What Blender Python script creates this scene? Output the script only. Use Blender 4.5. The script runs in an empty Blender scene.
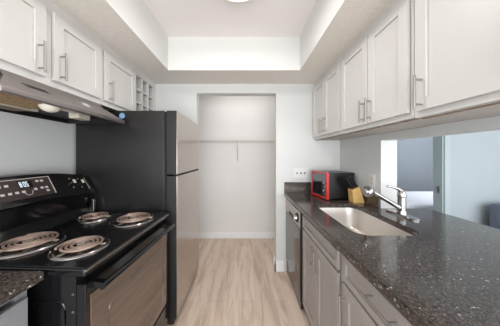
import bpy, bmesh, math, random
from mathutils import Vector, Matrix
random.seed(7)
S = bpy.context.scene
C = S.collection
H = 1.38          # camera height
# ------------------------------------------------------------------ camera
cd = bpy.data.cameras.new('camera'); cam = bpy.data.objects.new('camera', cd); C.objects.link(cam)
cam.location = (0, 0, H); cam.rotation_euler = (math.pi/2, 0, 0)
cd.sensor_width = 36; cd.lens = 190/500*36; cd.shift_x = 0.010; cd.shift_y = -0.014
cd.clip_start = 0.02
S.camera = cam
# ------------------------------------------------------------------ world, lights, exposure
W = bpy.data.worlds.new('daylight'); S.world = W; W.use_nodes = True
W.node_tree.nodes['Background'].inputs[0].default_value = (0.90, 0.95, 1.0, 1)
W.node_tree.nodes['Background'].inputs[1].default_value = 1.9
def area(name, loc, rot, sx, sy, power, col=(1, 1, 1)):
    l = bpy.data.lights.new(name, 'AREA'); l.shape = 'RECTANGLE'; l.size = sx; l.size_y = sy
    l.energy = power; l.color = col
    o = bpy.data.objects.new(name, l); C.objects.link(o); o.location = loc; o.rotation_euler = rot
    return o
R = math.radians
area('rear_fill_light', (0.45, -2.6, 1.05), (R(90), 0, 0), 3.0, 1.4, 56, (1.0, 0.98, 0.96))  # added fill light behind the camera, no window seen there
area('kitchen_dome_light', (-0.05, 1.18, 2.47), (0, 0, 0), 0.22, 0.22, 5.5, (1.0, 0.97, 0.94))
area('closet_light', (0.0, 2.72, 2.55), (0, 0, 0), 0.9, 0.3, 3.0, (1.0, 0.96, 0.93))
area('dining_fill_light', (3.4, -0.9, 1.7), (R(80), 0, R(10)), 2.0, 1.6, 12, (0.90, 0.97, 1.0))  # added bluish fill for the dining side, source unseen
area('bedroom_fill_light', (4.1, 3.3, 2.45), (0, 0, 0), 0.8, 0.8, 30, (0.93, 0.97, 1.0))  # added fill so the room beyond the doorway is lit
S.view_settings.view_transform = 'Standard'; S.view_settings.look = 'None'
S.view_settings.exposure = 0.56; S.view_settings.gamma = 1.0
S.view_settings.use_curve_mapping = False

# ------------------------------------------------------------------ materials
def srgb(r, g, b):
    f = lambda c: (c/255/12.92) if c/255 <= .04045 else ((c/255+.055)/1.055)**2.4
    return (f(r), f(g), f(b), 1)
def mat(name, col, rough=.5, metal=0, bump=0, bscale=80, var=0, spec=.5, emit=0, coat=0, vscale=None, stretch=None):
    m = bpy.data.materials.new(name); m.use_nodes = True
    nt = m.node_tree; b = nt.nodes['Principled BSDF']
    b.inputs['Base Color'].default_value = col
    b.inputs['Roughness'].default_value = rough; b.inputs['Metallic'].default_value = metal
    b.inputs['Specular IOR Level'].default_value = spec
    b.inputs['Coat Weight'].default_value = coat; b.inputs['Coat Roughness'].default_value = .05
    if emit:
        b.inputs['Emission Color'].default_value = col; b.inputs['Emission Strength'].default_value = emit
    tc = nt.nodes.new('ShaderNodeTexCoord')
    src = tc.outputs['Object']
    if stretch:
        mp = nt.nodes.new('ShaderNodeMapping'); mp.inputs['Scale'].default_value = stretch
        nt.links.new(src, mp.inputs['Vector']); src = mp.outputs['Vector']
    n = nt.nodes.new('ShaderNodeTexNoise'); n.inputs['Scale'].default_value = bscale; n.inputs['Detail'].default_value = 4
    nt.links.new(src, n.inputs['Vector'])
    if bump:
        bp = nt.nodes.new('ShaderNodeBump'); bp.inputs['Strength'].default_value = bump; bp.inputs['Distance'].default_value = .004
        nt.links.new(n.outputs['Fac'], bp.inputs['Height']); nt.links.new(bp.outputs['Normal'], b.inputs['Normal'])
    v = nt.nodes.new('ShaderNodeTexNoise'); v.inputs['Scale'].default_value = vscale or 3; v.inputs['Detail'].default_value = 3
    nt.links.new(src, v.inputs['Vector'])
    rp = nt.nodes.new('ShaderNodeValToRGB')
    k = max(var, .015)
    rp.color_ramp.elements[0].position = .3; rp.color_ramp.elements[1].position = .7
    rp.color_ramp.elements[0].color = tuple(c*(1-k) for c in col[:3])+(1,)
    rp.color_ramp.elements[1].color = tuple(min(1, c*(1+k)) for c in col[:3])+(1,)
    nt.links.new(v.outputs['Fac'], rp.inputs['Fac']); nt.links.new(rp.outputs['Color'], b.inputs['Base Color'])
    return m
M = {}
M['wall'] = mat('wall_paint', srgb(214, 216, 215), .7, bump=.05, bscale=120)
M['closet'] = mat('closet_paint', srgb(226, 224, 222), .6, bump=.05, bscale=120)
M['bluewall'] = mat('blue_grey_paint', srgb(150, 157, 165), .7, bump=.05)
M['dining'] = mat('dining_paint', srgb(166, 177, 182), .6, bump=.04)
M['tray'] = mat('tray_paint', srgb(224, 224, 221), .7)
M['ceil'] = mat('ceiling_paint', srgb(244, 238, 237), .8, bump=.08, bscale=60)
M['soffit'] = mat('textured_soffit', srgb(230, 224, 216), .9, bump=1.0, bscale=45, var=.03, vscale=40)
M['dtrim'] = mat('dining_trim_paint', srgb(172, 186, 189), .4)
M['trim'] = mat('trim_paint', srgb(236, 236, 237), .35)
M['cab'] = mat('white_cabinet_paint', srgb(215, 213, 210), .38)
M['cabin'] = mat('cabinet_interior', srgb(214, 208, 198), .5)
M['greycab'] = mat('grey_cabinet_paint', srgb(162, 156, 152), .35)
M['greydark'] = mat('grey_carcass_paint', srgb(84, 84, 92), .5)
M['greyleft'] = mat('pale_grey_cabinet_paint', srgb(140, 140, 144), .4)
M['nickel'] = mat('brushed_nickel', srgb(172, 168, 164), .36, .88, bump=.03, bscale=400)
M['chrome'] = mat('chrome', srgb(192, 190, 188), .1, 1)
M['steel'] = mat('brushed_steel', srgb(186, 178, 172), .33, 1, bump=.05, bscale=60, stretch=(1, 1, 30))
M['sink'] = mat('sink_steel', srgb(222, 216, 210), .33, .78, bump=.04, bscale=60, stretch=(30, 1, 1))
M['fridge'] = mat('dark_stainless', srgb(186, 178, 171), .17, .9, bump=.05, bscale=40, stretch=(1, 1, 40))
M['hood'] = mat('hood_steel', srgb(164, 156, 155), .38, .85, bump=.05, bscale=40, stretch=(1, 30, 1))
M['black'] = mat('black_enamel', srgb(18, 18, 20), .13, coat=.3)
M['blackm'] = mat('matte_black', srgb(20, 20, 22), .5)
M['blackside'] = mat('fridge_side_black', srgb(34, 33, 33), .24, bump=.12, bscale=300)
M['glass'] = mat('floor_tinted_oven_glass', srgb(142, 131, 124), .05, .85, spec=.9)  # brown of the reflected floor is put into the glass colour
M['dwdoor'] = mat('dishwasher_black_gloss', srgb(92, 80, 73), .1, .75, spec=.9)
M['darkgap'] = mat('dark_rubber', srgb(14, 14, 16), .7)
M['coil'] = mat('heated_coil_metal', srgb(172, 150, 138), .4, .5, var=.22, vscale=30)
M['coilc'] = mat('coil_medallion', srgb(222, 208, 190), .3, .6)  # lightened to stand in for highlights at the burner centres
M['pan'] = mat('chrome_drip_pan', srgb(150, 146, 146), .2, 1)
M['bowl'] = mat('dark_pan_bowl', srgb(52, 46, 44), .25, .7)  # bowl coloured darker than the drip pan ring
M['bulb'] = mat('frosted_lamp_cover', srgb(226, 219, 206), .5)
M['filter'] = mat('greasy_mesh_filter', srgb(164, 132, 94), .6, bump=1, bscale=250, var=.4, vscale=60)
M['tanplate'] = mat('stained_metal_plate', srgb(120, 106, 90), .5, .3, var=.2, vscale=20)
M['cream'] = mat('cream_plastic', srgb(205, 198, 184), .4)
M['white'] = mat('white_plastic', srgb(226, 226, 226), .4)
M['red'] = mat('red_gloss_plastic', srgb(205, 34, 34), .25, coat=.3)
M['mwblack'] = mat('microwave_black', srgb(26, 27, 30), .35)
M['mwglass'] = mat('mirror_glass', srgb(120, 120, 124), .08, .8)
M['mwwin'] = mat('microwave_window', srgb(20, 20, 22), .1)
M['wood'] = mat('pale_block_wood', srgb(226, 186, 118), .45, bump=.1, bscale=30, var=.08, vscale=20, stretch=(1, 1, 8))
M['rawwood'] = mat('worn_cabinet_underside', srgb(196, 190, 184), .7, bump=.3, var=.06, vscale=12)
M['chipped'] = mat('chipped_painted_wood', srgb(150, 128, 108), .8, bump=.5, var=.45, vscale=25)
M['sticker'] = mat('pale_blue_sticker', srgb(132, 172, 214), .5)
M['mark'] = mat('panel_lettering', srgb(196, 188, 184), .5)
M['disp'] = mat('display_window', srgb(58, 48, 48), .25)
M['digit'] = mat('lit_digits', srgb(200, 214, 222), .5, emit=.6)
M['wire'] = mat('white_coated_wire', srgb(206, 202, 198), .4)
M['linen'] = mat('white_linen', srgb(226, 229, 236), .9, bump=.3, bscale=10)
M['chair'] = mat('slate_fabric', srgb(96, 104, 120), .9, bump=.3)
M['lamp'] = mat('lamp_diffuser', srgb(255, 250, 240), .5, emit=1.0)

def link(nt, a, b): nt.links.new(a, b)
def granite():
    m = bpy.data.materials.new('dark_granite'); m.use_nodes = True; nt = m.node_tree; N = nt.nodes
    b = N['Principled BSDF']; tc = N.new('ShaderNodeTexCoord')
    n1 = N.new('ShaderNodeTexNoise'); n1.inputs['Scale'].default_value = 110; n1.inputs['Detail'].default_value = 8; n1.inputs['Roughness'].default_value = .7
    r1 = N.new('ShaderNodeValToRGB'); e = r1.color_ramp.elements
    e[0].position = .36; e[0].color = srgb(32, 29, 29); e[1].position = .66; e[1].color = srgb(104, 94, 86)
    x = e.new(.50); x.color = srgb(68, 61, 57)
    n2 = N.new('ShaderNodeTexNoise'); n2.inputs['Scale'].default_value = 85; n2.inputs['Detail'].default_value = 3; n2.inputs['Distortion'].default_value = .1
    r2 = N.new('ShaderNodeValToRGB'); r2.color_ramp.elements[0].position = .65; r2.color_ramp.elements[0].color = (0, 0, 0, 1)
    r2.color_ramp.elements[1].position = .72; r2.color_ramp.elements[1].color = (1, 1, 1, 1)
    mx = N.new('ShaderNodeMixRGB'); mx.inputs[2].default_value = srgb(204, 198, 192)
    for n in (n1, n2): link(nt, tc.outputs['Object'], n.inputs['Vector'])
    link(nt, n1.outputs['Fac'], r1.inputs['Fac']); link(nt, n2.outputs['Fac'], r2.inputs['Fac'])
    link(nt, r2.outputs['Color'], mx.inputs[0]); link(nt, r1.outputs['Color'], mx.inputs[1])
    link(nt, mx.outputs['Color'], b.inputs['Base Color'])
    b.inputs['Roughness'].default_value = .13; b.inputs['Specular IOR Level'].default_value = .6
    return m
M['granite'] = granite()
def planks():
    m = bpy.data.materials.new('oak_planks'); m.use_nodes = True; nt = m.node_tree; N = nt.nodes
    b = N['Principled BSDF']; tc = N.new('ShaderNodeTexCoord')
    mp = N.new('ShaderNodeMapping'); mp.inputs['Rotation'].default_value = (0, 0, R(90)); mp.inputs['Location'].default_value = (.3, .05, 0)
    br = N.new('ShaderNodeTexBrick'); br.inputs['Color1'].default_value = srgb(230, 211, 195); br.inputs['Color2'].default_value = srgb(220, 200, 183)
    br.inputs['Mortar'].default_value = srgb(176, 158, 142); br.inputs['Scale'].default_value = 1; br.inputs['Mortar Size'].default_value = .0012
    br.inputs['Brick Width'].default_value = 1.1; br.inputs['Row Height'].default_value = .15; br.offset = .37
    link(nt, tc.outputs['Object'], mp.inputs['Vector']); link(nt, mp.outputs['Vector'], br.inputs['Vector'])
    m2 = N.new('ShaderNodeMapping'); m2.inputs['Scale'].default_value = (7, .7, 1)
    link(nt, tc.outputs['Object'], m2.inputs['Vector'])
    n = N.new('ShaderNodeTexNoise'); n.inputs['Scale'].default_value = 2.2; n.inputs['Detail'].default_value = 8; n.inputs['Roughness'].default_value = .6; n.inputs['Distortion'].default_value = .8
    link(nt, m2.outputs['Vector'], n.inputs['Vector'])
    r = N.new('ShaderNodeValToRGB'); r.color_ramp.elements[0].position = .36; r.color_ramp.elements[0].color = srgb(208, 196, 186)
    r.color_ramp.elements[1].position = .55; r.color_ramp.elements[1].color = (1, 1, 1, 1)
    link(nt, n.outputs['Fac'], r.inputs['Fac'])
    mx = N.new('ShaderNodeMixRGB'); mx.blend_type = 'MULTIPLY'; mx.inputs[0].default_value = .65
    link(nt, br.outputs['Color'], mx.inputs[1]); link(nt, r.outputs['Color'], mx.inputs[2])
    link(nt, mx.outputs['Color'], b.inputs['Base Color']); b.inputs['Roughness'].default_value = .45
    return m
M['floor'] = planks()

# ------------------------------------------------------------------ mesh helpers
def nb(): return bmesh.new()
def box(bm, x0, x1, y0, y1, z0, z1, bev=0, seg=2):
    x0, x1 = sorted((x0, x1)); y0, y1 = sorted((y0, y1)); z0, z1 = sorted((z0, z1))
    r = bmesh.ops.create_cube(bm, size=1)
    vs = r['verts']
    for v in vs:
        v.co = Vector(((x0+x1)/2+v.co.x*(x1-x0), (y0+y1)/2+v.co.y*(y1-y0), (z0+z1)/2+v.co.z*(z1-z0)))
    if bev:
        es = list({e for v in vs for e in v.link_edges})
        bmesh.ops.bevel(bm, geom=es, offset=bev, segments=seg, affect='EDGES', profile=.5)
    return bm
def hexa(bm, p):   # 8 points: bottom 4 ccw, top 4 ccw
    v = [bm.verts.new(q) for q in p]
    for f in ((3, 2, 1, 0), (4, 5, 6, 7), (0, 1, 5, 4), (1, 2, 6, 5), (2, 3, 7, 6), (3, 0, 4, 7)):
        bm.faces.new([v[i] for i in f])
def cyl(bm, a, b, r, r2=None, n=20):
    a = Vector(a); b = Vector(b); r2 = r if r2 is None else r2
    d = b-a
    mtx = Matrix.Translation((a+b)/2) @ d.to_track_quat('Z', 'Y').to_matrix().to_4x4()
    bmesh.ops.create_cone(bm, cap_ends=True, segments=n, radius1=r, radius2=r2, depth=d.length, matrix=mtx)
def tube(bm, pts, r, n=8, closed=False):
    pts = [Vector(p) for p in pts]; rings = []
    L = len(pts); up = Vector((0, 0, 1))
    for i, p in enumerate(pts):
        a = pts[(i-1) % L] if (closed or i) else p
        b = pts[(i+1) % L] if (closed or i < L-1) else p
        t = (b-a).normalized()
        u = t.cross(up)
        if u.length < 1e-4: u = t.cross(Vector((1, 0, 0)))
        u.normalize(); w = t.cross(u).normalized()
        rr = r[i] if isinstance(r, (list, tuple)) else r
        rings.append([bm.verts.new(p+(u*math.cos(k*2*math.pi/n)+w*math.sin(k*2*math.pi/n))*rr) for k in range(n)])
    for i in range(L if closed else L-1):
        A, B = rings[i], rings[(i+1) % L]
        for k in range(n): bm.faces.new((A[k], A[(k+1) % n], B[(k+1) % n], B[k]))
    if not closed: bm.faces.new(rings[0]); bm.faces.new(rings[-1][::-1])
def lathe(bm, prof, c, n=32):
    rings = []
    for (r, z) in prof:
        if r < 1e-5: rings.append([bm.verts.new((c[0], c[1], c[2]+z))])
        else: rings.append([bm.verts.new((c[0]+r*math.cos(k*2*math.pi/n), c[1]+r*math.sin(k*2*math.pi/n), c[2]+z)) for k in range(n)])
    for A, B in zip(rings, rings[1:]):
        for k in range(n):
            q = [A[k % len(A)], A[(k+1) % n % len(A)], B[(k+1) % n % len(B)], B[k % len(B)]]
            q = list(dict.fromkeys(q))
            if len(q) > 2: bm.faces.new(q)
def prism(bm, prof, y0, y1, axis='Y'):
    """prof in (x,z) extruded along Y (or (y,z) along X)"""
    f = (lambda p, t: (p[0], t, p[1])) if axis == 'Y' else (lambda p, t: (t, p[0], p[1]))
    A = [bm.verts.new(f(p, y0)) for p in prof]; B = [bm.verts.new(f(p, y1)) for p in prof]
    n = len(prof)
    for i in range(n): bm.faces.new((A[i], A[(i+1) % n], B[(i+1) % n], B[i]))
    bm.faces.new(A[::-1]); bm.faces.new(B)
def root_loc(p):
    l = Vector((0, 0, 0))
    while p is not None:
        l += Vector(p.location); p = p.parent
    return l
def obj(name, bm, m, parent=None, smooth=None, local=False):
    bmesh.ops.recalc_face_normals(bm, faces=bm.faces)
    me = bpy.data.meshes.new(name)
    if parent is not None and not local:
        l = root_loc(parent)
        bmesh.ops.translate(bm, verts=bm.verts, vec=-l)
    bm.to_mesh(me); bm.free()
    me.materials.append(M[m] if isinstance(m, str) else m)
    if smooth is not False:
        me.shade_smooth()
        me.set_sharp_from_angle(angle=R(32 if smooth is None else smooth))
    o = bpy.data.objects.new(name, me); C.objects.link(o)
    if smooth is not False:
        wn = o.modifiers.new('weighted_normals', 'WEIGHTED_NORMAL'); wn.keep_sharp = True
    if parent is not None: o.parent = parent
    return o
def thing(name, label, cat, loc, group=None, rz=0):
    o = bpy.data.objects.new(name, None); C.objects.link(o); o.location = loc; o.rotation_euler = (0, 0, rz)
    o.empty_display_size = .1
    o['label'] = label; o['category'] = cat
    if group: o['group'] = group
    return o
def tag(o, label, cat, group=None):
    """single-mesh thing: put the origin at its base"""
    o['label'] = label; o['category'] = cat
    if group: o['group'] = group
    vs = [v.co for v in o.data.vertices]
    c = Vector((sum(v.x for v in vs)/len(vs), sum(v.y for v in vs)/len(vs), min(v.z for v in vs)))
    o.data.transform(Matrix.Translation(-c)); o.location = c
    return o
def struct(name, bm, m, label=None):
    o = obj(name, bm, m, smooth=False); o['kind'] = 'structure'
    if label: o['label'] = label
    return o
def bx(*a, **k): return box(nb(), *a, **k)

# ================================================================== STRUCTURE
YW = 2.28; XL = -1.39; XR = 1.14; XR2 = 1.274; YE = 1.593; ZC = 2.582; ZS = 2.244; YB = -1.2
CT = H-.437      # counter top
struct('floor', bx(-2.0, 6.2, YB, 4.8, -.1, 0), 'floor')
struct('wall_left', bx(XL-.12, XL, YB, YW, 0, ZC), 'wall')
bm = nb()
box(bm, XL-.12, -.58, YW, YW+.11, 0, ZC); box(bm, .372, XR2, YW, YW+.11, 0, ZC); box(bm, -.58, .372, YW, YW+.11, 2.134, ZC)
struct('wall_back', bm, 'wall')
bm = nb()
box(bm, XR, XR2, YE, YW, 0, ZC)                 # stub by the knife block
box(bm, XR, XR2, YB, YE, 1.51, ZC)              # header over the pass-through
box(bm, XR, XR2, YB, YE, 0, CT-.04)             # half wall under the bar
struct('wall_right', bm, 'wall')
# closet
struct('wall_closet_back', bx(-1.3, 1.1, 3.2, 3.3, 0, ZC), 'closet')
struct('wall_closet_left', bx(-1.3, -1.2, YW+.11, 3.2, 0, ZC), 'closet')
struct('wall_closet_right', bx(1.0, 1.1, YW+.11, 3.2, 0, ZC), 'closet')
# dining side
bm = nb()
box(bm, XR2, 1.80, 2.45, 2.57, 0, ZC); box(bm, 2.56, 5.6, 2.45, 2.57, 0, ZC); box(bm, 1.80, 2.56, 2.45, 2.57, 2.08, ZC)
struct('wall_dining', bm, 'dining')
struct('wall_dining_right', bx(5.6, 5.7, YB, 2.57, 0, ZC), 'dining')
struct('wall_bedroom_back', bx(1.5, 6.0, 4.6, 4.7, 0, ZC), 'bluewall')
bm = nb(); box(bm, 1.4, 1.5, 2.57, 4.7, 0, ZC); struct('wall_bedroom_left', bm, 'bluewall')
struct('wall_bedroom_right', bx(6.0, 6.1, 2.57, 4.7, 0, ZC), 'bluewall')
# ceiling and soffit
struct('ceiling', bx(-2.0, 6.2, YB, 4.8, ZC, ZC+.1), 'ceil')
TX0, TX1, TY = -.78, .56, 1.92
def soffit(name, x0, x1, y0, y1):
    struct(name, bx(x0, x1, y0, y1, ZS, ZC), 'soffit')
bm = nb(); box(bm, XL, TX0, YB, YW, ZS, ZC); box(bm, TX1, XR, YB, YW, ZS, ZC); box(bm, TX0, TX1, TY, YW, ZS, ZC); box(bm, TX0, TX1, YB, -.75, ZS, ZC)  # last box: unseen rear end of the tray, added to block light from behind
struct('ceiling_soffit', bm, 'soffit')
bm = nb(); t = .006
box(bm, TX0, TX0+t, YB, TY, ZS, ZC); box(bm, TX1-t, TX1, YB, TY, ZS, ZC); box(bm, TX0, TX1, TY-t, TY, ZS, ZC)
struct('trim_1', bm, 'tray')                    # smooth upstand of the ceiling tray
# baseboards
def base(name, segs):
    bm = nb()
    for (x0, x1, y0, y1, h) in segs:
        box(bm, x0, x1, y0, y1, 0, h, bev=.004)
    return struct(name, bm, 'trim')
base('baseboard_closet', [(-1.2, 1.0, 3.183, 3.2, .085), (-1.2, 1.0, 3.187, 3.2, .105)])
base('baseboard_back', [(.352, .468, YW-.018, YW, .10), (.358, .468, YW-.013, YW, .135), (.352, .372, YW-.018, YW+.11, .10), (.358, .372, YW-.013, YW+.11, .135)])
base('baseboard_dining', [(2.68, 5.6, 2.432, 2.45, .12)])
bm = nb()
box(bm, 2.545, 2.56, 2.45, 2.57, 0, 2.08); box(bm, 2.56, 2.63, 2.43, 2.45, 0, 2.14, bev=.004)
box(bm, 1.74, 1.80, 2.43, 2.45, 0, 2.14, bev=.004); box(bm, 1.80, 1.815, 2.45, 2.57, 0, 2.08)
struct('trim_2', bm, 'dtrim')
sp = tag(obj('strike_plate', bx(2.538, 2.544, 2.475, 2.515, H-.49, H-.40, bev=.002), 'nickel'),
    'small dark metal strike plate on the bedroom door jamb', 'strike plate')

# ================================================================== CABINET HELPERS
def shaker(bm, xf, s, y0, y1, z0, z1, st=.055, th=.019):
    """frame-and-panel front; xf = outer face X, s = direction the face looks (+1/-1)"""
    xb = xf - s*(th-.0028)
    b = .0008
    box(bm, xf, xb, y0, y0+st, z0, z1, bev=b); box(bm, xf, xb, y1-st, y1, z0, z1, bev=b)
    box(bm, xf, xb, y0+st, y1-st, z0, z0+st, bev=b); box(bm, xf, xb, y0+st, y1-st, z1-st, z1, bev=b)
    gr = .0028
    box(bm, xf-s*.010, xb, y0+st+gr, y1-st-gr, z0+st+gr, z1-st-gr)
    box(bm, xb+s*.0005, xb+s*.002, y0+.01, y1-.01, z0+.01, z1-.01)
def pull(xf, s, y, z0, z1, parent, horiz=None):
    bm = nb(); x = xf+s*.034
    if horiz:
        y0, y1, z = horiz
        cyl(bm, (x, y0, z), (x, y1, z), .006)
        for q in (y0+.025, y1-.025): cyl(bm, (xf, q, z), (x, q, z), .0045)
    else:
        cyl(bm, (x, y, z0), (x, y, z1), .006)
        for q in (z0+.02, z1-.02): cyl(bm, (xf, y, q), (x, y, q), .0045)
    return obj('handle', bm, 'nickel', parent)
def wall_cab(name, label, xf, s, xb, y0, y1, z0, z1, doors, dz0, dz1, hz, group, lip=.03, under='cab', xh=None):
    t = thing(name, label, 'wall cabinet', ((xf+xb)/2, (y0+y1)/2, z0), group)
    fx = xf - s*.019            # face-frame front
    ib = fx - s*.018            # behind face frame
    g = .0008
    bm = nb()
    box(bm, ib, xb, y0+g, y0+.016, z0+.0, z1); box(bm, ib, xb, y1-.016, y1-g, z0+.0, z1)
    box(bm, ib, xb, y0+.016, y1-.016, z1-.016, z1)
    box(bm, xb, xb+s*.006, y0+.016, y1-.016, max(z0+lip+.012, z0+.002), z1-.016)
    obj('body', bm, 'cab', t)
    obj('bottom_panel', bx(ib, xb, y0+.016, y1-.016, z0+lip, z0+lip+.012) if under == 'cab' else bx(ib, xb, y0+g, y1-g, z0-.003, z0), under, t)
    if under == 'rawwood':
        obj('worn_edge_strip', bx(ib-s*.001, ib-s*.022, y0+.016, y1-.016, z0-.006, z0-.003), 'chipped', t)
    bm = nb()
    dlo, dhi = z0, dz0+.03
    box(bm, fx, ib, y0+g, y1-g, dlo, dhi, bev=.001); box(bm, fx, ib, y0+g, y1-g, dz1-.03, z1, bev=.001)
    box(bm, fx, ib, y0+g, y0+.045, dhi, dz1-.03); box(bm, fx, ib, y1-.045, y1-g, dhi, dz1-.03)
    for (p, q) in zip(doors, doors[1:]):
        box(bm, fx-s*.0005, ib, p[1]-.02, q[0]+.02, dhi, dz1-.03)
    obj('face_frame', bm, 'cab', t)
    for (a, b, hy) in doors:
        bm = nb(); shaker(bm, xf, s, a, b, dz0, dz1)
        d = obj('door', bm, 'cab', t)
        pull(xf, s, hy, hz[0], hz[1], d)
    return t
# ================================================================== WALL CABINETS
RF = .805
wall_cab('wall_cabinet', 'white two-door wall cabinet on the right, deepest in and touching the back wall', RF, -1, XR, 1.615, YW-.002, H+.19, ZS,
         [(1.63, 1.935, 1.89), (1.941, 2.262, 1.985)], H+.217, H+.80, (H+.235, H+.39), 'white wall cabinets on the right', under='rawwood', lip=.004)
wall_cab('wall_cabinet', 'white two-door wall cabinet on the right, middle of three, over the sink', RF, -1, XR, .925, 1.613, H+.188, ZS,
         [(.945, 1.247, 1.217), (1.253, 1.60, 1.285)], H+.215, H+.80, (H+.225, H+.372), 'white wall cabinets on the right', under='rawwood', lip=.004)
wall_cab('wall_cabinet', 'large white wall cabinet on the right nearest the viewer, cut by the frame', RF, -1, XR, .13, .923, H+.183, ZS,
         [(.15, .52, .47), (.526, .902, .865)], H+.21, H+.80, (H+.215, H+.368), 'white wall cabinets on the right', under='rawwood', lip=.004)
LF = -1.056
wall_cab('wall_cabinet', 'short white two-door wall cabinet above the range hood', LF, 1, XL, .675, 1.42, H+.385, ZS,
         [(.69, 1.012, .972), (1.055, 1.403, 1.088)], H+.422, H+.80, (H+.43, H+.588), 'white wall cabinets on the left')
wall_cab('wall_cabinet', 'short white single-door wall cabinet above the refrigerator', LF, 1, XL, 1.421, 1.858, H+.385, ZS,
         [(1.438, 1.84, 1.478)], H+.422, H+.80, (H+.425, H+.585), 'white wall cabinets on the left')
# cubby
t = thing('cubby_shelf', 'white open cubby rack of small square cells beside the back wall over the refrigerator', 'shelf', (-1.22, 2.07, H+.385))
bm = nb(); fx = LF-.019
y0, y1, z0, z1 = 1.860, YW-.002, H+.385, ZS
box(bm, fx, XL, y0, y0+.02, z0, z1); box(bm, fx, XL, y1-.035, y1, z0, z1)
box(bm, fx, XL, y0+.02, y1-.035, z0, z0+.02); box(bm, fx, XL, y0+.02, y1-.035, z1-.06, z1)
obj('body', bm, 'cab', t); obj('back_panel', bx(XL, XL+.006, y0+.02, y1-.035, z0+.02, z1-.06), 'cabin', t)
for k in range(2):
    yy = y0+.02+(k+1)*(y1-y0-.055)/3
    obj('divider', bx(fx-.002, XL+.006, yy-.006, yy+.006, z0+.02, z1-.06), 'cab', t)
for k in range(2):
    zz = z0+.02+(k+1)*(z1-z0-.08)/3
    bm = nb()
    for j in range(3):
        a = y0+.02+j*(y1-y0-.055)/3+(.006 if j else 0); b = y0+.02+(j+1)*(y1-y0-.055)/3-(.006 if j < 2 else 0)
        box(bm, fx-.002, XL+.006, a, b, zz-.006, zz+.006)
    obj('shelf', bm, 'cab', t)

# ================================================================== BASE CABINETS
def base_cab(name, label, y0, y1, xf, s, xb, fronts, group, cabm='greycab', topopen=True, kick=.09):
    t = thing(name, label, 'base cabinet', ((xf+xb)/2, (y0+y1)/2, 0), group)
    fx = xf - s*.019; ib = fx-s*.018; zt = CT-.038
    bm = nb()
    zp = CT-.25 if len(fronts) > 2 else zt
    box(bm, ib, xb, y0+.001, y0+.017, kick, zp); box(bm, ib, xb, y1-.017, y1-.001, kick, zp)
    box(bm, ib, xb, y0+.017, y1-.017, kick, kick+.016); box(bm, xb, xb+s*.008, y0+.017, y1-.017, kick, zt)
    obj('body', bm, 'greydark' if cabm == 'greycab' else cabm, t)
    bm = nb()
    box(bm, fx, ib, y0+.001, y0+.035, kick, zt, bev=.001); box(bm, fx, ib, y1-.035, y1-.001, kick, zt, bev=.001)
    box(bm, fx, ib, y0+.035, y1-.035, zt-.03, zt); box(bm, fx, ib, y0+.035, y1-.035, kick, kick+.035); box(bm, fx, ib, y0+.035, y1-.035, .745, .775)
    if len(fronts) > 2: box(bm, fx-s*.0005, ib, 1.31, 1.355, kick+.035, .745)
    obj('face_frame', bm, cabm, t)
    obj('toe_kick', bx(fx-s*.06, fx-s*.075, y0+.001, y1-.001, 0, kick), 'blackm', t)
    for f in fronts:
        bm = nb(); kind, a, b, z0, z1, h = f
        shaker(bm, xf, s, a, b, z0, z1, st=.055 if kind == 'door' else .03)
        d = obj(kind, bm, cabm, t)
        if h: pull(xf, s, h.get('y'), h.get('z0'), h.get('z1'), d, h.get('h'))
    return t
BF = .495
base_cab('base_cabinet', 'grey two-door base cabinet under the sink, next to the dishwasher', 1.0, 1.652, BF, -1, XR-.003,
         [('door', 1.335, 1.635, .11, .752, dict(y=1.372, z0=.58, z1=.735)), ('door', 1.018, 1.328, .11, .752, dict(y=1.283, z0=.58, z1=.735)),
          ('false_front', 1.018, 1.635, .768, .872, None)], 'grey base cabinets under the long counter')
base_cab('base_cabinet', 'grey base cabinet with a drawer over a door, nearest the viewer under the long counter', .36, .998, BF, -1, XR-.003,
         [('door', .375, .965, .11, .738, dict(y=.925, z0=.53, z1=.70)),
          ('drawer', .375, .965, .752, .878, dict(h=(.595, .765, .835)))], 'grey base cabinets under the long counter')
base_cab('base_cabinet', 'pale grey base cabinet at the lower left, beside the range', -.10, .715, -.80, 1, XL+.003,
         [('door', -.08, .70, .12, .86, None)], None, cabm='greyleft')

# ================================================================== COUNTERTOPS
def rounded(x0, x1, y0, y1, r, n=8):
    P = []
    for cx, cy, a0 in ((x1-r, y1-r, 0), (x0+r, y1-r, 90), (x0+r, y0+r, 180), (x1-r, y0+r, 270)):
        for k in range(n+1):
            a = R(a0+90*k/n); P.append((cx+r*math.cos(a), cy+r*math.sin(a)))
    return P
SX0, SX1, SY0, SY1 = .625, 1.0, 1.045, 1.735
def slab(loops, z0, z1, bev=.004):
    bm = nb(); es = []
    for L in loops:
        vs = [bm.verts.new((x, y, z1)) for x, y in L]
        es += [bm.edges.new((vs[i], vs[(i+1) % len(vs)])) for i in range(len(vs))]
    bmesh.ops.triangle_fill(bm, use_beauty=True, use_dissolve=False, edges=es)
    r = bmesh.ops.extrude_face_region(bm, geom=list(bm.faces))
    for v in [g for g in r['geom'] if isinstance(g, bmesh.types.BMVert)]: v.co.z = z0
    bmesh.ops.recalc_face_normals(bm, faces=bm.faces)
    ed = [e for e in bm.edges if len(e.link_faces) == 2 and e.calc_face_angle(0) > R(60) and abs(e.verts[0].co.z-e.verts[1].co.z) < 1e-5 and e.verts[0].co.z > z0+.001]
    bmesh.ops.bevel(bm, geom=ed, offset=bev, segments=2, affect='EDGES')
    return bm
t = thing('countertop', 'long dark speckled granite countertop with breakfast bar, holding the sink', 'countertop', (.9, 1.0, CT-.035))
outer = [(.468, .12), (1.52, .12), (1.52, YE-.003), (XR-.002, YE-.003), (XR-.002, YW-.002), (.468, YW-.002)]
obj('slab', slab([outer, rounded(SX0, SX1, SY0, SY1, .085)], CT-.035, CT), 'granite', t, smooth=25)
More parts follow.
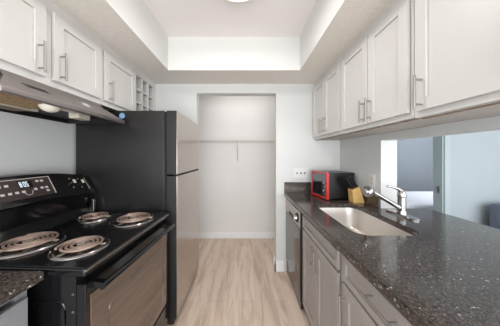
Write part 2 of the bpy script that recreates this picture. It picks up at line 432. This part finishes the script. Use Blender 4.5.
tag(obj('backsplash', bx(.468, XR-.024, YW-.022, YW-.002, CT, CT+.125, bev=.003), 'granite'), 'low dark granite backsplash strip along the back wall behind the microwave', 'backsplash')
tag(obj('backsplash', bx(XR-.022, XR-.002, YE+.0, YW-.002, CT, CT+.125, bev=.003), 'granite'), 'low dark granite backsplash strip on the side wall behind the knife block', 'backsplash')
t = thing('countertop', 'short dark granite countertop at the lower left beside the range', 'countertop', (-1.08, .3, CT-.035))
obj('slab', slab([[(XL+.002, -.12), (-.770, -.12), (-.770, .726), (XL+.002, .726)]], CT-.035, CT), 'granite', t, smooth=25)
# sink
t = thing('kitchen_sink', 'stainless steel undermount sink set in the granite counter', 'sink', (.81, 1.37, CT-.24))
bm = nb(); rings = []
for (ins, z, r) in ((-.012, CT-.0365, .095), (-.003, CT-.0365, .088), (.000, CT-.055, .085), (.006, CT-.10, .085), (.018, CT-.185, .08), (.035, CT-.212, .07), (.07, CT-.22, .05), (.14, CT-.224, .03)):
    rings.append([bm.verts.new((x, y, z)) for x, y in rounded(SX0+ins, SX1-ins, SY0+ins, SY1-ins, r)])
for A, B in zip(rings, rings[1:]):
    n = len(A)
    for k in range(n): bm.faces.new((A[k], A[(k+1) % n], B[(k+1) % n], B[k]))
bm.faces.new(rings[-1])
b_ = obj('basin', bm, 'sink', t, smooth=60)
md = b_.modifiers.new('wall', 'SOLIDIFY'); md.thickness = .0015; md.offset = 0
bm = nb(); lathe(bm, [(0, .004), (.02, .004), (.026, .008), (.042, .009), (.045, .002), (.045, 0)], (.81, 1.37, CT-.222)); obj('drain', bm, 'chrome', t)

# faucet
FX, FY = 1.155, 1.40
t = thing('faucet', 'chrome single-lever pull-out faucet behind the sink', 'faucet', (FX, FY, CT))
bm = nb()
P = rounded(FX-.033, FX+.033, FY-.135, FY+.135, .032)
A = [bm.verts.new((x, y, CT)) for x, y in P]; B = [bm.verts.new((x, y, CT+.008)) for x, y in P]
D = [bm.verts.new((FX+(x-FX)*.82, FY+(y-FY)*.95, CT+.014)) for x, y in P]
n = len(P)
for U, V in ((A, B), (B, D)):
    for k in range(n): bm.faces.new((U[k], U[(k+1) % n], V[(k+1) % n], V[k]))
bm.faces.new(D); bm.faces.new(A[::-1])
obj('base_plate', bm, 'chrome', t)
bm = nb(); lathe(bm, [(.0, .012), (.032, .012), (.030, .03), (.0265, .04), (.0255, .13), (.027, .135), (.0275, .15), (.024, .172), (.014, .186), (0, .19)], (FX, FY, CT)); obj('body', bm, 'chrome', t)
bm = nb()
a = Vector((FX-.015, FY, CT+.055)); e = Vector((.925, FY-.015, CT+.178))
tube(bm, [a, a.lerp(e, .5), e], [.018, .0155, .0165], n=16)
obj('spout', bm, 'chrome', t)
bm = nb(); d = (e-a).normalized()
tube(bm, [e-d*.012, e, e+d*.012+Vector((0, 0, .0)), e+Vector((-.035, -.008, .004)), e+Vector((-.055, -.012, -.006)), e+Vector((-.062, -.013, -.010))], [.018, .028, .036, .040, .038, .031], n=20)
obj('spray_head', bm, 'chrome', t)
bm = nb()
tube(bm, [(FX, FY, CT+.175), (FX-.03, FY, CT+.196), (FX-.07, FY-.002, CT+.208), (FX-.11, FY-.004, CT+.216)], [.016, .012, .008, .007], n=12)
obj('lever', bm, 'chrome', t)

# ================================================================== DISHWASHER
DX = .488; y0, y1 = 1.66, YW-.022
t = thing('dishwasher', 'black glossy dishwasher with steel control panel under the counter by the back wall', 'dishwasher', (.8, 1.97, 0))
obj('body', bx(DX+.03, XR-.02, y0+.095, y1-.004, .10, CT-.04), 'darkgap', t)
p = obj('control_panel', bx(DX-.006, DX+.03, y0+.022, y1-.002, .735, .885, bev=.005), 'steel', t)
bm = nb(); cyl(bm, (DX-.006, 1.76, .81), (DX-.014, 1.76, .81), .042, n=28); obj('dial_plate', bm, 'blackm', p)
bm = nb(); cyl(bm, (DX-.014, 1.76, .81), (DX-.034, 1.76, .81), .026, .022, n=24); obj('knob', bm, 'chrome', p)
obj('latch', bx(DX-.012, DX-.006, 1.87, 2.06, .755, .785, bev=.002), 'blackm', p)
obj('door', bx(DX-.004, DX+.03, y0+.022, y1-.002, .17, .73, bev=.003), 'dwdoor', t)
obj('side_gap_strip', bx(DX-.002, DX+.028, y0+.001, y0+.020, .10, CT-.04), 'blackm', t)  # black strip standing in for the dark gap beside the sink cabinet
obj('kick_panel', bx(DX+.004, DX+.03, y0+.022, y1-.002, .02, .162, bev=.002), 'dwdoor', t)

# ================================================================== RANGE
RX, RY0, RY1 = -.622, .757, 1.502
t = thing('range', 'black electric coil range with four burners and a glass oven door', 'range', (-1.0, 1.12, 0))
range_root = t
bx0 = -1.345
obj('body', bx(bx0, RX-.045, RY0+.012, RY1-.012, .03, CT-.038, bev=.004), 'black', t)
bm = nb()
box(bm, bx0, RX+.002, RY0, RY1, CT-.038, CT-.006, bev=.008, seg=3)
obj('cooktop', bm, 'black', t)
bm = nb()
for (a, b, c, d) in ((-1.19, RX+.001, RY0+.001, RY0+.014), (-1.19, RX+.001, RY1-.014, RY1-.001), (RX-.012, RX+.001, RY0+.014, RY1-.014)):
    box(bm, a, b, c, d, CT-.0065, CT, bev=.002)
obj('cooktop_rim', bm, 'black', t)
bm = nb(); box(bm, RX+.0, RX+.007, RY0+.002, RY1-.002, CT-.020, CT-.010, bev=.002); obj('edge_trim', bm, 'steel', t)  # front trim made bright to draw the highlight along the cooktop edge
# oven door
d = obj('oven_door', bx(RX-.045, RX-.004, RY0+.012, RY1-.012, .25, CT-.075, bev=.006), 'black', t)
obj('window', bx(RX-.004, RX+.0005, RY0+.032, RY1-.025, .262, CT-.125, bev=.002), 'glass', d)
# raised outline of the window
bm = nb(); P = [(RX+.001, y, z) for y, z in [(q[0], q[1]) for q in rounded(RY0+.13, RY1-.10, .33, CT-.235, .03, 5)]]
tube(bm, P, .0028, n=6, closed=True); obj('window_frame', bm, 'nickel', d)
bm = nb(); hz = .852; hx = RX+.048
tube(bm, [(hx, RY0+.03, hz), (hx+.004, RY0+.2, hz), (hx+.006, (RY0+RY1)/2, hz), (hx+.004, RY1-.2, hz), (hx, RY1-.03, hz)], .014, n=12)
for q in (RY0+.05, RY1-.05): box(bm, RX-.004, hx, q-.014, q+.014, hz-.012, hz+.012, bev=.003)
obj('handle', bm, 'black', d)
bm = nb(); tube(bm, [(x, RY0+.0115, z) for x, z in rounded(-.84, -.71, .50, .80, .03, 5)], .003, n=6, closed=True); obj('embossed_panel', bm, 'black', t)
obj('storage_drawer', bx(RX-.045, RX-.004, RY0+.012, RY1-.012, .06, .238, bev=.005), 'black', t)
bm = nb(); box(bm, bx0+.05, RX-.08, RY0+.03, RY1-.03, 0, .03); obj('foot_rail', bm, 'blackm', t)
for z in (.83, .76, .68):
    bm = nb(); cyl(bm, (RX-.055, RY0+.012, z), (RX-.055, RY0+.009, z), .004, n=10); obj('screw', bm, 'nickel', t)
# backguard
prof = [(-1.345, CT-.006), (-1.345, CT+.27), (-1.315, CT+.288), (-1.285, CT+.282), (-1.212, CT+.165), (-1.208, CT+.150), (-1.235, CT+.138), (-1.25, CT+.05), (-1.215, CT+.012), (-1.205, CT-.006)]
def arch(y): return .045*max(0, 1-abs((y-1.08)/.40)**2.2)
bm = nb(); rings = []
for i in range(25):
    y = RY0+.004+(RY1-RY0-.008)*i/24
    e_ = .02 if i in (0, 24) else 0
    rings.append([bm.verts.new((x-(e_*.3 if x > -1.3 else 0), y, z+(arch(y)*min(1, max(0, (z-CT-.05)/.2)) - (e_ if z > CT+.2 else 0)))) for x, z in prof])
for A, B in zip(rings, rings[1:]):
    for k in range(len(prof)): bm.faces.new((A[k], A[(k+1) % len(prof)], B[(k+1) % len(prof)], B[k]))
bm.faces.new(rings[0]); bm.faces.new(rings[-1][::-1])
bg = obj('backguard', bm, 'black', t)
obj('end_bracket', bx(-1.232, -1.20, RY1-.035, RY1-.012, CT+.002, CT+.10, bev=.004), 'chrome', t)
# control panel, on the sloped face
n0 = Vector((-1.285, 0, CT+.282)); n1 = Vector((-1.212, 0, CT+.165)); dv = (n1-n0); nrm = Vector((-dv.z, 0, dv.x)).normalized()
if nrm.x < 0: nrm = -nrm
dvn = dv.normalized(); Lh = dv.length
def onface(y, u, off=0):   # u in 0..1 down the face
    p = n0+dv*u+nrm*off; return Vector((p.x, y, p.z+arch(y)*(1-.425*u)))
def facebox(bm, ya, yb, ua, ub, o0, o1):
    q = [onface(ya, ub, o0), onface(yb, ub, o0), onface(yb, ua, o0), onface(ya, ua, o0), onface(ya, ub, o1), onface(yb, ub, o1), onface(yb, ua, o1), onface(ya, ua, o1)]
    hexa(bm, q)
bm = nb(); facebox(bm, .925, 1.205, .12, .90, -.001, .002); cp = obj('control_panel', bm, 'disp', bg)
bm = nb()
facebox(bm, .925, 1.205, .12, .145, .002, .0028); facebox(bm, 1.20, 1.205, .145, .90, .002, .0028)
for (yy, uu) in ((.955, .36), (.985, .36), (.955, .66), (.985, .66), (1.015, .66), (1.105, .62), (1.13, .30), (1.155, .30), (1.14, .60), (1.165, .60), (1.165, .74), (1.045, .66)):
    facebox(bm, yy-.008, yy+.008, uu-.04, uu+.04, .002, .0028)
pts = [onface(1.066+.022*math.cos(R(a)), .62+.20*math.sin(R(a)), .003) for a in range(10, 171, 16)]
tube(bm, pts, .0012, n=5)
obj('button_markings', bm, 'mark', cp)
bm = nb(); facebox(bm, 1.035, 1.10, .25, .52, .002, .003); obj('display', bm, 'mwwin', cp)
def seg7(bm, y, u, w, h, digits):
    segs = {'0': 'abcdef', '1': 'bc', '2': 'abged', '3': 'abgcd', '4': 'fgbc', '5': 'afgcd', '8': 'abcdefg', '9': 'abcdfg'}
    for ch in digits:
        if ch == ':':
            facebox(bm, y, y+.0015, u+h*.25, u+h*.35, .003, .0036); facebox(bm, y, y+.0015, u+h*.65, u+h*.75, .003, .0036); y += .004; continue
        tk = .0022; tu = .03
        for s_ in segs[ch]:
            a = {'a': (0, w, 0, tu), 'g': (0, w, h/2-tu/2, h/2+tu/2), 'd': (0, w, h-tu, h), 'f': (0, tk, 0, h/2), 'b': (w-tk, w, 0, h/2), 'e': (0, tk, h/2, h), 'c': (w-tk, w, h/2, h)}[s_]
            facebox(bm, y+a[0], y+a[1], u+a[2], u+a[3], .003, .0036)
        y += w+.0035
bm = nb(); seg7(bm, 1.040, .28, .0095, .2, '8:05'); obj('digits', bm, 'digit', cp)
for (yy) in (.80, .86, 1.335, 1.40):
    c = onface(yy, .5, 0)
    bm = nb(); cyl(bm, c, c+nrm*.014, .024, .022, n=24); cyl(bm, c+nrm*.014, c+nrm*.026, .019, .016, n=24)
    k = obj('knob', bm, 'black', bg)
    bm = nb(); box(bm, -.0025, .0015, -.009, .009, -.014, .014, bev=.002)
    tr = Matrix.Translation(c+nrm*.027) @ nrm.to_track_quat('X', 'Z').to_matrix().to_4x4()
    bm.transform(tr); obj('knob_cap', bm, 'cream', k)
for yy in (.80, .86, 1.335, 1.40):
    for a in (-90, 90):
        c = onface(yy+.033*math.cos(R(a)), .5+.033*math.sin(R(a))/Lh, 0)
        bm = nb(); cyl(bm, c, c+nrm*.001, .0032, n=8); obj('dial_mark', bm, 'mark', bg)
bm = nb(); facebox(bm, 1.455, 1.459, .15, .85, -.001, .001); obj('border_line', bm, 'mark', bg)
# burners
def burner(x, y, r):
    bm = nb(); z = CT-.006
    lathe(bm, [(r*.93, .004), (r*.97, .009), (r*1.05, .011), (r*1.12, .006), (r*1.14, .0)], (x, y, z), 48)
    p = obj('drip_pan', bm, 'pan', t, smooth=50)
    bm = nb(); lathe(bm, [(0, .001), (r*.6, .0012), (r*.85, .002), (r*.93, .004)], (x, y, z), 40); obj('pan_bowl', bm, 'bowl', p, smooth=60)
    bm = nb(); turns = 4.4 if r > .11 else 3.6
    r0 = r*.26; r1 = r*.90; N = int(turns*30); pts = []
    for i in range(N+1):
        a = i/N*turns*2*math.pi; rr = r0+(r1-r0)*i/N
        pts.append((x+rr*math.cos(a), y+rr*math.sin(a), z+.019))
    tube(bm, pts, (r1-r0)/turns*.31, n=8)
    obj('coil', bm, 'coil', p, smooth=60)
    bm = nb(); cyl(bm, (x, y, z+.004), (x, y, z+.021), r*.17, n=24)
    for a in (0, 120, 240):
        a = R(a+20); hexa(bm, [Vector((x, y, z+.006))+Matrix.Rotation(a, 3, 'Z') @ Vector(v) for v in ((0, -.002, 0), (r, -.002, 0), (r, .002, 0), (0, .002, 0), (0, -.002, .006), (r, -.002, .006), (r, .002, .006), (0, .002, .006))])
    obj('coil_support', bm, 'coilc', p)
burner(-.790, .925, .100); burner(-.790, 1.322, .118); burner(-1.085, .945, .122); burner(-1.085, 1.345, .092)

range_root.rotation_euler = (0, 0, R(-2.5)); range_root.location.x += .010
# ================================================================== RANGE HOOD
t = thing('range_hood', 'brushed steel under-cabinet range hood with a black underside above the range', 'range hood', (-1.18, 1.11, H+.25))
hy0, hy1 = .735, 1.500
bm = nb()
# sloped front
za, zb = H+.384, H+.276
xa, xb_ = -1.056, -.952
ty0, ty1 = .83, 1.412
hexa(bm, [(xb_-.012, hy0, zb), (xb_-.012, hy1, zb), (xb_, hy1, zb), (xb_, hy0, zb), (xa-.012, ty0, za-.03), (xa-.012, ty1, za-.03), (xa, ty1, za-.03), (xa, ty0, za-.03)])
hexa(bm, [(xa-.012, ty0, za-.03), (xa-.012, ty1, za-.03), (xa, ty1, za-.03), (xa, ty0, za-.03), (xa-.03, ty0, za), (xa-.03, ty1, za), (xa-.018, ty1, za), (xa-.018, ty0, za)])
can = obj('canopy', bm, 'hood', t)
obj('front_lip', bx(xb_-.02, xb_+.006, hy0, hy1, H+.252, zb+.004, bev=.006, seg=3), 'hood', t)
bm = nb()
for (q0, q1, s_) in ((hy1, ty1, -1), (hy0, ty0, 1)):
    prismq = [(xb_-.02, q0, H+.254), (XL+.004, q0, H+.254), (XL+.004, q0+s_*.008, H+.254), (xb_-.02, q0+s_*.008, H+.254),
              (xa-.03, q1, za), (XL+.004, q1, za), (XL+.004, q1+s_*.008, za), (xa-.03, q1+s_*.008, za)]
    hexa(bm, prismq)
box(bm, XL+.002, XL+.008, hy0+.01, hy1-.01, H+.254, za-.01)
box(bm, XL+.008, xa-.04, ty0+.01, ty1-.01, za-.008, za)
obj('housing', bm, 'blackm', t)
obj('underside', bx(XL+.01, xb_-.022, hy0+.045, hy1-.045, H+.283, H+.287), 'blackm', t)
bm = nb()
box(bm, -1.225, -1.03, hy0+.045, 1.07, H+.264, H+.276, bev=.003); obj('grease_filter', bm, 'filter', t)
obj('filter_edge', bx(-1.25, -1.227, hy0+.045, 1.13, H+.262, H+.278, bev=.002), 'cream', t)
obj('rear_plate', bx(XL+.012, -1.252, hy0+.045, 1.13, H+.266, H+.276, bev=.002), 'tanplate', t)
bm = nb(); bmesh.ops.create_uvsphere(bm, u_segments=24, v_segments=14, radius=.045, matrix=Matrix.Translation((-1.035, 1.01, H+.268)) @ Matrix.Diagonal((1, 1, .8, 1)))
obj('lamp_cover', bm, 'bulb', t)
obj('switch_box', bx(-1.115, -1.05, 1.20, 1.29, H+.240, H+.283, bev=.004), 'cream', t)
obj('lamp_bracket', bx(-1.06, -1.02, 1.055, 1.18, H+.262, H+.27, bev=.002), 'cream', t)
# vents and badge on the sloped face
def onslope(y, u, off=0):
    p0 = Vector((xa, 0, za-.03)); p1 = Vector((xb_, 0, zb)); dd = p1-p0; nn = Vector((-dd.z, 0, dd.x)).normalized()
    if nn.x < 0: nn = -nn
    p = p0+dd*u+nn*off; return Vector((p.x, y, p.z))
bm = nb()
for k in range(8):
    y = .890+k*.0135
    hexa(bm, [onslope(y+j, u, o) for o in (-.0005, .0012) for (j, u) in ((0, .42), (.005, .42), (-.003, .16), (-.008, .16))])
obj('vent_slots', bm, 'darkgap', can)
bm = nb(); c = onslope(1.205, .38, 0); nn = (onslope(1.2, .38, 1)-onslope(1.2, .38, 0))
hexa(bm, [onslope(1.15, .62, -.0005), onslope(1.27, .62, -.0005), onslope(1.27, .12, -.0005), onslope(1.15, .12, -.0005), onslope(1.15, .62, .001), onslope(1.27, .62, .001), onslope(1.27, .12, .001), onslope(1.15, .12, .001)])
bd = obj('badge_plate', bm, 'nickel', can)
bm = nb()
pts = [onslope(1.215+.021*math.cos(R(a)), .37+.16*math.sin(R(a)), .0025) for a in range(0, 360, 18)]
tube(bm, pts, .0022, n=6, closed=True)
for a in (-.008, 0, .008): tube(bm, [onslope(1.215+a-.002, .44, .002), onslope(1.215+a+.002, .30, .002)], .0014, n=5)
obj('oval_badge', bm, 'white', bd)

# ================================================================== REFRIGERATOR
FXB, FXF = -.644, -.548; fy0, fy1 = 1.530, 2.250; ft = H+.366
t = thing('refrigerator', 'tall dark stainless top-freezer refrigerator with black sides beside the range', 'refrigerator', (-1.0, 1.89, 0))
obj('body', bx(-1.364, FXB-.006, fy0, fy1, .03, ft, bev=.004), 'blackside', t)
obj('door_gasket', bx(FXB-.006, FXB+.012, fy0+.012, fy1-.012, .10, ft-.01), 'darkgap', t)
zs = H-.156
def fdoor(name, z0, z1):
    d = obj(name, bx(FXB+.012, FXF-.004, fy0-.002, fy1-.002, z0, z1, bev=.003), 'blackm', t)
    obj('door_skin', bx(FXF-.004, FXF, fy0+.002, fy1-.004, z0+.002, z1-.002, bev=.0015), 'fridge', d)
    return d
fd = fdoor('freezer_door', zs+.006, ft); rd = fdoor('fridge_door', .07, zs-.006)
bm = nb(); box(bm, FXF-.03, FXF+.002, fy0+.02, fy1-.02, zs-.006, zs+.006); obj('handle_recess', bm, 'darkgap', fd)
obj('badge', bx(FXF, FXF+.0015, 1.60, 1.63, ft-.08, ft-.065), 'chrome', fd)
obj('kick_grille', bx(FXB-.03, FXF-.03, fy0+.01, fy1-.01, .012, .062, bev=.003), 'blackm', t)
for y in (fy0+.06, fy1-.06):
    for x in (-1.3, FXB-.08):
        bm = nb(); cyl(bm, (x, y, 0), (x, y, .03), .02); obj('leveling_foot', bm, 'blackm', t)
bm = nb(); cyl(bm, (-.99, 1.5295, H+.323), (-.99, 1.5275, H+.323), .0225, n=32)
tag(obj('sticker', bm, 'sticker'), 'round pale blue sticker on the upper side of the black refrigerator', 'sticker')

# ================================================================== MICROWAVE
th = R(10)
t = thing('microwave', 'small black microwave with a red front frame on the granite counter', 'microwave', (.812, 1.862, CT))
t.rotation_euler = (0, 0, th)
w, dp, h = .295, .300, .270      # local: front face looks to -X, width along Y, depth along +X
L = dict(local=True)
obj('body', bx(.012, dp, 0, w, .012, h, bev=.007, seg=3), 'mwblack', t, **L)
obj('side_panel', bx(.035, dp-.03, -.003, 0.0005, .045, h-.03, bev=.0014), 'mwblack', t, **L)
bm = nb(); f = .022
box(bm, -.012, .012, -.002, f, .008, h+.003, bev=.003); box(bm, -.012, .012, w-f*.6, w+.002, .008, h+.003, bev=.003)
box(bm, -.012, .012, f, w-f*.6, h-.012, h+.003, bev=.003); box(bm, -.012, .012, f, w-f*.6, .008, .026, bev=.003)
fr = obj('front_frame', bm, 'red', t, **L)
dr = obj('door', bx(-.006, .011, f+.055, w-f*.6, .026, h-.012), 'mwglass', t, **L)
obj('window', bx(-.009, -.006, f+.075, w-f*.6-.02, .045, h-.10, bev=.001), 'mwwin', dr, **L)
pn = obj('control_panel', bx(-.006, .011, f, f+.053, .026, h-.012), 'mwglass', t, **L)
for z in (.17, .09):
    bm = nb(); cyl(bm, (-.006, f+.027, z), (-.018, f+.027, z), .015, .012, n=20); obj('knob', bm, 'chrome', pn, **L)
for z in (.125, .135, .055): obj('button_mark', bx(-.0068, -.006, f+.014, f+.04, z, z+.003), 'mark', pn, **L)
for (x, y) in ((.04, .03), (.04, w-.03), (dp-.03, .03), (dp-.03, w-.03)):
    bm = nb(); cyl(bm, (x, y, 0), (x, y, .012), .012); obj('foot', bm, 'blackm', t, **L)

# ================================================================== KNIFE BLOCK
kx, ky = 1.005, 1.765
t = thing('knife_block', 'slanted pale wood knife block beside the microwave, full of black knives', 'knife block', (kx, ky, CT))
bm = nb(); prism(bm, [(.004, 0), (.108, 0), (.066, .150), (-.006, .118)], 0, .085)
bmesh.ops.bevel(bm, geom=list(bm.edges), offset=.003, segments=2, affect='EDGES')
bl = obj('block', bm, 'wood', t, local=True)
ax = Vector((-.50, 0, .87)).normalized()
rows = ('in the front row', 'in the middle row', 'in the back row'); cols = ('left', 'middle', 'right')
for j, v in enumerate((.018, .042, .066)):
    for i, u in enumerate((.20, .50, .80)):
        base_ = Vector((-.006+u*.072, v, .118+u*.032)); ln = (.108, .120, .112)[(i+j) % 3]
        g = thing('kitchen_knife', 'black-handled kitchen knife in the wood block, %s knife %s' % (cols[i], rows[j]), 'knife', Vector((kx, ky, CT))+base_, 'knives in the wood block')
        bm = nb(); w0 = Vector((0, .0035, 0))
        tube(bm, [ax*.004, ax*.012, ax*ln*.35, ax*ln*.7, ax*(ln-.008), ax*ln], [.0075, .009, .0078, .0082, .0095, .006], n=10)
        obj('knife_handle', bm, 'blackm', g, local=True)
        bm = nb(); tube(bm, [ax*.0, ax*.005], .008, n=8); obj('bolster', bm, 'chrome', g, local=True)

# ================================================================== SWITCHES
t = thing('switch_plate', 'wide white triple switch plate on the back wall left of the microwave', 'switch plate', (.67, YW, H-.24))
obj('plate', bx(.578, .758, YW-.006, YW, H-.268, H-.150, bev=.002), 'white', t)
for k in range(3):
    x = .622+k*.046
    obj('toggle', bx(x-.005, x+.005, YW-.016, YW-.006, H-.215, H-.195, bev=.001), 'blackm', t)
t = thing('outlet_plate', 'small white outlet plate on the stub wall behind the faucet', 'outlet', (XR, 1.70, H-.22))
obj('plate', bx(XR-.006, XR, 1.665, 1.735, H-.275, H-.165, bev=.002), 'white', t)
for z in (H-.245, H-.200): obj('socket', bx(XR-.009, XR-.006, 1.685, 1.715, z-.014, z+.014, bev=.001), 'cream', t)

# ================================================================== CLOSET SHELF
t = thing('wire_shelf', 'white wire shelf across the closet with a centre bracket', 'shelf', (0, 3.05, H+.18))
bm = nb(); zs_ = H+.235
for y in (2.90, 3.19): cyl(bm, (-1.198, y, zs_), (.998, y, zs_), .0035, n=8)
cyl(bm, (-1.198, 2.90, zs_-.03), (.998, 2.90, zs_-.03), .0035, n=8)
cyl(bm, (-1.198, 3.05, zs_-.004), (.998, 3.05, zs_-.004), .003, n=8)
x = -1.19
while x < .99:
    cyl(bm, (x, 2.90, zs_+.004), (x, 3.19, zs_+.004), .0018, n=5); cyl(bm, (x, 2.90, zs_+.004), (x, 2.90, zs_-.03), .0018, n=5); x += .0254
obj('wire_deck', bm, 'wire', t)
bm = nb(); cyl(bm, (-.122, 2.905, zs_-.03), (-.122, 3.197, zs_-.30), .006, n=10); box(bm, -.132, -.112, 3.19, 3.199, zs_-.33, zs_-.27)
obj('bracket', bm, 'wire', t)

# ================================================================== CEILING LIGHT
t = thing('ceiling_light', 'round white flush ceiling light in the ceiling tray', 'ceiling light', (-.05, 1.255, ZC))
bm = nb(); lathe(bm, [(0, 0), (.18, 0), (.185, -.02), (.175, -.03), (0, -.03)], (-.05, 1.255, ZC)); obj('rim', bm, 'nickel', t)
bm = nb(); lathe(bm, [(0, -.03), (.172, -.03), (.16, -.055), (.12, -.078), (.06, -.09), (0, -.093)], (-.05, 1.255, ZC)); obj('diffuser', bm, 'lamp', t)

# ================================================================== BEYOND
t = thing('bed', 'low bed under white bedding in the room beyond the doorway', 'bed', (3.4, 3.5, 0))
obj('bed_frame', bx(2.4, 4.7, 2.95, 4.0, .05, .38, bev=.01), 'greydark', t)
for (x, y) in ((2.45, 3.0), (4.65, 3.0), (2.45, 3.95), (4.65, 3.95)): obj('leg', bx(x-.03, x+.03, y-.03, y+.03, 0, .05), 'blackm', t)
obj('bedding', bx(2.38, 4.72, 2.93, 4.02, .38, .64, bev=.05, seg=4), 'linen', t)
# dark chair by the dining wall
t = thing('armchair', 'slate grey upholstered armchair against the pale wall at the right edge', 'chair', (3.27, 2.05, 0))
obj('seat', bx(3.04, 3.62, 1.75, 2.2, .25, .46, bev=.04, seg=3), 'chair', t)
bm = nb(); box(bm, 3.0, 3.66, 2.2, 2.36, .25, .80, bev=.05, seg=4); obj('backrest', bm, 'chair', t)
for s_ in (2.95, 3.62): obj('armrest', bx(s_, s_+.09, 1.75, 2.2, .2, .58, bev=.03, seg=3), 'chair', t)
for (x, y) in ((3.02, 1.8), (3.64, 1.8), (3.02, 2.3), (3.64, 2.3)):
    bm = nb(); cyl(bm, (x, y, 0), (x, y, .26), .018, .022); obj('leg', bm, 'blackm', t)
